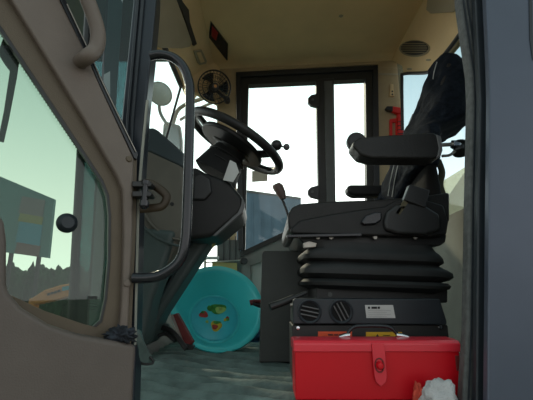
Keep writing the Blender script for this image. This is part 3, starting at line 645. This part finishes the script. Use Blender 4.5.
# backrest
def sec(zpy, xf, xb, yl, yr, e=4, Y=1.25):
    z = at(440, zpy, Y).z
    return (Vector(((xf + xb)/2, (yl + yr)/2, z)), Vector(((xb - xf)/2, 0, 0)), Vector((0, (yr - yl)/2, 0)), e)
loft('backrest', [sec(228, .49, .585, 1.24, 1.66), sec(218, .50, .592, 1.22, 1.68), sec(190, .515, .590, 1.22, 1.68), sec(160, .54, .590, 1.25, 1.67), sec(140, .56, .60, 1.27, 1.63), sec(128, .58, .64, 1.28, 1.62), sec(122, .58, .64, 1.33, 1.57)], mat('backrest_matt_vinyl', (.017, .016, .015), .8, bump=.1, spec=.1), s)
loft('headrest', [sec(124, .63, .73, 1.34, 1.56, 4, 1.4), sec(110, .64, .74, 1.32, 1.58, 4, 1.4), sec(90, .67, .74, 1.32, 1.58, 4, 1.4), sec(72, .70, .74, 1.34, 1.56, 4, 1.4), sec(64, .71, .74, 1.38, 1.52, 4, 1.4)], M['seatv'], s)
# armrests
prism('armrest', poly([(353, 146), (353.5, 141), (360, 137), (385, 135), (434, 132), (440, 136), (441.5, 148), (440, 156), (434, 158.5), (372, 158), (361, 155)], 1.12), (0, .075, 0), M['seatv'], s, bevel=.016, seg=4)
prism('armrest_cap', poly([(436, 134), (441, 136), (443, 150), (441, 156), (437, 158), (439, 148)], 1.118), (0, .06, 0), M['ring'], s, bevel=.003)
lathe('armrest_dial', [(0, .012), (.028, .012), (.035, .006), (.035, -.012), (0, -.012)], at(356.5, 142, 1.30), (0, -1, 0), M['black'], s, seg=32)
prism('armrest', poly([(347, 186), (351, 184.5), (400, 184.5), (410, 186), (410, 195), (354, 195.5), (348, 192)], 1.70), (0, .07, 0), M['seatd'], s, bevel=.012, seg=4)
prism('belt_buckle', poly([(404, 200), (410, 184), (430, 190), (426, 208)], 1.165), (0, .03, 0), M['black'], s, bevel=.004)
prism('side_strap', poly([(404, 200), (408, 203), (400, 215), (396, 213)], 1.17), (0, .01, 0), M['strap'], s)
# jacket
jk = empty('jacket', (.6, 1.45, .9)); tag(jk, 'dark navy denim jacket draped over the seat headrest and backrest', 'jacket')
bm = bmesh.new()
js = [sec(212, .475, .50, 1.50, 1.72, 2.5), sec(192, .478, .56, 1.45, 1.725, 3), sec(178, .485, .594, 1.36, 1.725, 4), sec(165, .50, .600, 1.25, 1.71, 4), sec(150, .515, .608, 1.225, 1.70, 4), sec(140, .53, .62, 1.23, 1.68, 3.6),
      sec(132.5, .555, .64, 1.26, 1.66, 3.2, 1.35), sec(130, .565, .73, 1.28, 1.64, 3, 1.4), sec(125, .58, .785, 1.28, 1.64, 3, 1.4), sec(112, .61, .795, 1.30, 1.63, 3, 1.4), sec(96, .642, .795, 1.30, 1.62, 3, 1.4), sec(80, .668, .795, 1.31, 1.60, 3, 1.4), sec(68, .688, .792, 1.33, 1.57, 2.8, 1.4), sec(59, .705, .782, 1.36, 1.55, 2.6, 1.4), sec(54, .715, .765, 1.40, 1.51, 2.3, 1.4)]
add_loft(bm, js, seg=96, amp=.028, ns=9, seed=4)
bmesh.ops.subdivide_edges(bm, edges=[e for e in bm.edges if abs(e.verts[0].co.z - e.verts[1].co.z) > .02], cuts=3)
for v in bm.verts: v.co += Vector((noise.noise(v.co*22), noise.noise(v.co*19 + Vector((3, 3, 3))), 0))*.012
link('jacket_body', bm, M['denim'], jk, angle=180)
tube('frayed_edge', [at(437, 62, 1.36), at(434, 72, 1.36), at(433, 79, 1.36)], .0018, M['denimw'], jk, smooth=3, seg=6)
tube('frayed_edge', [at(413, 114, 1.58), at(409, 124, 1.60), at(406, 131, 1.61)], .003, M['denimw'], jk, smooth=3, seg=6)
for a, b in (((394, 165), (388, 196)), ((398, 165), (392, 197))):
    tube('frayed_edge', [at(*a, 1.45), at((a[0]+b[0])/2 - .5, (a[1]+b[1])/2, 1.45), at(*b, 1.45)], .002, M['denimw'], jk, smooth=3, seg=6)

# seat belt anchor / rod
r = empty('belt_reel', at(459, 148, 1.2)); tag(r, 'metal rod and black reel fixed behind the armrest by the door seal', 'belt reel')
lathe('reel', [(0, .02), (.026, .02), (.028, .014), (.015, .012), (.015, -.012), (.028, -.014), (.026, -.02), (0, -.02)], at(460, 148.5, 1.25), (.1, .3, 1), M['black'], r, seg=24)
tube('rod', [at(441, 145, 1.25), at(458, 144, 1.25)], .007, M['steel'], r)
lathe('rod_nut', [(0, .03), (.012, .03), (.016, .02), (.016, 0), (0, 0)], at(452, 144.5, 1.25), (1, 0, 0), M['chrome'], r, seg=6)
tube('cable', [at(442, 156, 1.24), at(450, 155, 1.24), at(456, 150, 1.24)], .005, M['steel'], r, smooth=4)
tag(tube('seat_belt', [at(438, 160, 1.5), at(442, 172, 1.5), at(440, 184, 1.5), at(443, 195, 1.5)], .014, M['strap'], None, smooth=4, seg=8, flat=.25), 'olive webbing strap hanging behind the seat backrest', 'belt')

# ================================================================ HEATER UNIT
HY = 1.13
h = empty('heater_unit', (.3, HY, 0)); tag(h, 'dark heater box with two round vents under the seat', 'heater')
prism('upper_housing', poly([(293, 300), (296, 298.5), (440, 299), (447, 321), (447, 325), (293, 324)], HY), (0, .13, 0), M['heater'], h, bevel=.004)
lowz_ = 0.015
A = poly([(292, 325), (448, 325)], HY + .008); zt_ = A[0].z
prism('lower_housing', [A[0], A[1], Vector((A[1].x, A[1].y, lowz_)), Vector((A[0].x, A[0].y, lowz_))], (0, .14, 0), M['heaterl'], h, bevel=.004)
for px, rot in ((309.5, 0), (341, .9)):
    c = at(px, 311.5, HY)
    v = lathe('round_vent', [(.026, .002), (.031, .006), (.034, .004), (.034, -.002), (.026, -.002)], c, (0, -1, 0), M['heater'], h, seg=36)
    lathe('vent_throat', [(0, .0015), (.027, .0005), (.027, -.001)], c, (0, -1, 0), mat('void_black', (.003, .003, .003), .9), v)
    for k in (-1, 0, 1):
        dx = Vector((math.cos(rot + .2), 0, -math.sin(rot + .2)*1)); nx_ = Vector((dx.z, 0, -dx.x))
        L_ = math.sqrt(.026**2 - (k*.011)**2)
        tube('vent_slat', [c + nx_*k*.011 - dx*L_ + Vector((0, -.004, 0)), c + nx_*k*.011 + dx*L_ + Vector((0, -.004, 0))], .002, M['ring'], v, seg=6)
for px, py in ((298, 328), (440, 327)): lathe('screw', [(0, .005), (.005, .004), (.007, 0)], at(px, py, HY + .006), (0, -1, 0), M['chrome'], h, seg=14)
lathe('side_bolt', [(0, .008), (.005, .008), (.006, 0)], at(293, 305, HY + .02), (-1, 0, 0), M['steel'], h, seg=12)
lb = prism('data_label', poly([(365, 305), (393, 305), (395.5, 318), (366.5, 318)], HY - .001), (0, .001, 0), M['white'], h, label='white printed label with small black lettering')
for a_, b_ in ((368, 370), (371.5, 377), (377.8, 380)): prism('lettering', poly([(a_, 306.6), (b_, 306.6), (b_, 308.8), (a_, 308.8)], HY - .002), (0, .0008, 0), M['ink'], lb)
for k in range(4): tube('print_line', [at(368, 310.5 + k*2, HY - .002), at(391 - 4*(k % 2), 310.5 + k*2, HY - .002)], .0003, mat('faint_ink', (.3, .3, .3), .7), lb, seg=5)
s1 = prism('warning_sticker', poly([(318, 331.5), (352, 331.5), (352, 344), (318, 344)], HY + .006), (0, .001, 0), M['orange'], h, label='orange sticker')
for a_, b_ in ((328, 333), (334, 338), (339, 344)): prism('lettering', poly([(a_, 334), (b_, 334), (b_, 335.6), (a_, 335.6)], HY + .005), (0, .0008, 0), M['redm'], s1)
s2 = prism('warning_sticker', poly([(366, 332), (402, 332), (402, 344), (366, 344)], HY + .006), (0, .001, 0), M['yellow'], h, label='yellow warning sticker with a small black triangle')
prism('warning_triangle', poly([(375, 338), (380, 338), (377.5, 334)], HY + .005), (0, .001, 0), M['ink'], s2)
for k in range(2): tube('print_line', [at(383, 335.5 + 2*k, HY + .005), at(390, 335.5 + 2*k, HY + .005)], .0009, M['ink'], s2, seg=5)

# grey upright panel in front of seat base
prism_pts = poly([(262, 253), (264, 250.5), (308, 250.5), (312, 253), (312, 300), (262, 300)], 1.45)
bt = at(262, 355, 1.45); 
for i in (4, 5): prism_pts[i].z = .012
prism_pts[5].x = at(259, 355, 1.45).x
tag(prism('side_cabinet', prism_pts, (0, .30, 0), mat('cabinet_dark_grey', (.055, .06, .055), .6), None, bevel=.010), 'plain dark grey side cabinet standing between the basin and the seat base', 'cabinet')
# ================================================================ TOOLBOX
TY = .965
tl = at(293, 352, TY); tr = at(459, 348, TY); bl = tl.x + .004; br = tr.x; zl = at(376, 350, TY).z; ztop = at(376, 341, TY).z
cxb = (bl + br)/2; wB = br - bl
tbx = empty('toolbox', (cxb, TY + .09, 0)); tag(tbx, 'red metal toolbox with black carrying handle on the cab floor', 'toolbox')
box('box_body', (cxb, TY + .047, (zl + .012)/2 + .002), (wB, .094, zl - .012), M['red'], tbx, bevel=.004)
prism('lid', [(bl - .003, TY - .004, zl - .004), (bl - .003, TY - .004, ztop - .006), (bl - .003, TY + .004, ztop + .001), (bl - .003, TY + .03, ztop + .003), (bl - .003, TY + .065, ztop + .003), (bl - .003, TY + .097, ztop - .001), (bl - .003, TY + .097, zl - .004)], (wB + .006, 0, 0), M['redlid'], tbx, bevel=.0025)
hx = at(372, 333, TY + .085).x; hz0 = ztop + .003
hl = at(345, 337, TY + .06).x; hr = at(401, 337, TY + .06).x
tube('carry_handle', [(hl + .004, TY + .06, hz0), (hl + .012, TY + .06, hz0 + .014), (hl + .026, TY + .06, hz0 + .024), (hl + .05, TY + .06, hz0 + .026), (hr - .05, TY + .06, hz0 + .026), (hr - .026, TY + .06, hz0 + .022), (hr - .010, TY + .06, hz0 + .008), (hr - .002, TY + .06, hz0)], .0045, M['blackg'], tbx, smooth=5)
for sx, x0 in ((-1, hl), (1, hr)):
    loft('handle_bracket', [((x0 - sx*-.016, TY + .06, hz0 + .001), (0, .012, 0), (0, 0, .002), 3), ((x0, TY + .06, hz0 + .003), (0, .008, 0), (0, 0, .006), 3), ((x0 - sx*.012, TY + .06, hz0 + .004), (0, .006, 0), (0, 0, .005), 3)], M['chrome'], tbx, seg=16)
lx = at(378.5, 360, TY).x
hp_ = prism('hasp', [(lx - .016, TY - .009, ztop - .004), (lx + .014, TY - .009, ztop - .004), (lx + .015, TY - .009, zl - .055), (lx + .012, TY - .009, zl - .068), (lx, TY - .009, zl - .078), (lx - .011, TY - .009, zl - .068), (lx - .014, TY - .009, zl - .055)], (0, .004, 0), M['redlid'], tbx, bevel=.0012)
zk = at(378, 364.5, TY).z
lathe('latch_knob', [(0, .012), (.006, .011), (.009, .006), (.009, 0), (0, 0)], (lx - .001, TY - .009, zk), (0, -1, 0), M['red'], hp_, seg=20)
tube('latch_slot', [(lx - .001 + .010*math.cos(a), TY - .010, zk + .015*math.sin(a)) for a in [2*math.pi*k/24 for k in range(24)]], .0016, M['redm'], hp_, closed=True, seg=6)
prism('side_catch', [(br - .012, TY - .003, zl - .012), (br - .002, TY - .003, zl - .012), (br - .002, TY - .003, zl - .045), (br - .012, TY - .003, zl - .045)], (0, .003, 0), M['redm'], tbx, bevel=.001)
# glove cloths
tag(blob('white_glove', at(440, 398, .90), (.034, .024, .034), M['cloth'], None, amp=.42, ns=1.9, seed=11), 'crumpled white cotton glove lying against the red toolbox', 'glove')
tag(blob('orange_cloth', at(419, 400, .93), (.012, .010, .030), M['orangecl'], None, amp=.6, ns=2, seed=5), 'small wad of orange cloth beside the white glove', 'cloth')

# ================================================================ BASIN
bn = Vector((.24, -.84, .48)).normalized(); bc = at(218.5, 306, 1.78)
qb = Vector((0, 0, 1)).rotation_difference(bn)
RB = .206
# axes of the basin
ub = Vector((1, 0, 0)); ub = (ub - bn*ub.dot(bn)).normalized(); vb = bn.cross(ub)
if vb.z < 0: vb = -vb
ba = empty('wash_basin', bc); tag(ba, 'turquoise plastic wash basin printed with fruit, leaning on its side', 'basin')
lathe('basin_bowl', [(0, -.120), (.120, -.120), (.123, -.113), (.131, -.098), (.160, -.055), (.182, -.012), (.192, .0), (RB, .002), (RB + .003, -.004), (RB, -.012), (.189, -.012), (.178, -.02), (.155, -.065), (.126, -.112), (.117, -.127), (0, -.127)], bc, bn, M['turq'], ba, seg=72, angle=60)
bcen = bc - bn*.1185
lathe('basin_floor_disc', [(0, .001), (.104, .001), (.106, 0)], bcen, bn, M['turqb'], ba, seg=48)
tube('floor_ring', [bcen + ub*.109*math.cos(a) + vb*.109*math.sin(a) + bn*.002 for a in [2*math.pi*k/48 for k in range(48)]], .002, M['turqb'], ba, closed=True, seg=6)
def motif(name, u, v, a, b, rot, m, lift=.003, n=22, lump=.12):
    u *= .88; v *= .88; a *= 1.15; b *= 1.15
    P = []
    for k in range(n):
        t = 2*math.pi*k/n; rr = 1 + lump*math.sin(3*t + u*50)
        x = a*rr*math.cos(t); y = b*rr*math.sin(t)
        P.append(bcen + bn*lift + ub*(u + x*math.cos(rot) - y*math.sin(rot)) + vb*(v + x*math.sin(rot) + y*math.cos(rot)))
    return prism(name, P, bn*.0005, m, ba)
motif('printed_leaf', .012, .052, .034, .022, .2, M['green']); motif('printed_fruit', .026, .046, .022, .015, .2, M['pgreen'], .0036)
motif('printed_leaf', -.034, .048, .008, .013, .4, M['green']); motif('printed_leaf', -.022, .060, .007, .006, .4, M['green'])
motif('printed_fruit', -.060, .010, .018, .014, .1, M['pred']); motif('printed_leaf', -.066, .022, .008, .005, .1, M['green'], .0036)
motif('printed_fruit', .012, -.045, .022, .022, .0, M['pyel']); motif('printed_fruit', .006, -.052, .012, .010, .0, M['pred'], .0036); motif('printed_leaf', .014, -.026, .016, .006, .1, M['green'], .0036)
motif('printed_fruit', .068, .006, .007, .006, .0, M['pred']); motif('printed_leaf', .058, -.006, .008, .006, .3, M['pyel']); motif('printed_leaf', .070, -.004, .006, .006, .3, M['green'], .0036)
motif('printed_leaf', -.038, -.028, .006, .006, .3, M['pgreen'])
# clip on rim
r = empty('spring_clip', at(257, 303, 1.6)); tag(r, 'small dark red and black clip on the rim of the basin', 'clip')
tube('clip_jaw', [at(250, 303, 1.70), at(254, 302, 1.70), at(259, 304, 1.70)], .012, M['redm'], r, seg=10)
tube('clip_grip', [at(253, 303, 1.69), at(259, 304.5, 1.69), at(263, 307, 1.69)], [.009, .013, .008], M['black'], r, seg=10)
tube('clip_grip', [at(254, 301, 1.68), at(262, 301, 1.68)], .007, M['redm'], r, seg=8)

# bag under basin
bm = bmesh.new(); b0 = at(248, 338, 2.0)
tag(blob('printed_bag', (b0.x, 2.05, .045), (.085, .035, .055), M['bag'], None, amp=.35, ns=2.5, seed=9), 'blue and white printed plastic bag squashed behind the basin', 'bag')

# pedals
r = empty('brake_pedal', at(186, 335, 1.6)); tag(r, 'dark red pedal plate standing beside the basin', 'pedal')
prism('pedal_plate', poly([(172, 315), (177, 313), (193, 342), (190, 346), (184, 343)], 1.50), (.004, .02, .0), M['redm'], r, bevel=.003)
prism('plate_edge', poly([(170.5, 316), (172.5, 314), (184, 343), (182, 345)], 1.495), (.0, .01, .0), M['steel'], r)
prism('pedal_foot', poly([(180, 342), (194, 346), (193, 350), (184, 350)], 1.49), (0, .03, 0), M['black'], r, bevel=.003)
r = empty('rocker_pedal', at(170, 335, 1.5)); tag(r, 'black foot pedal low on the floor beside the console leg', 'pedal')
tube('pedal_arm', [at(160, 327, 1.52), at(170, 330, 1.50), at(178, 338, 1.48), at(186, 349, 1.46)], .010, M['black'], r, smooth=4, flat=.6)
tube('pedal_arm', [at(158, 336, 1.50), at(166, 334, 1.50), at(175, 341, 1.48)], .007, M['black'], r, smooth=4)
prism('pedal_pad', poly([(160, 322), (168, 324), (180, 341), (174, 343), (163, 333)], 1.53), (0, .02, 0), M['legpl'], r, bevel=.004)
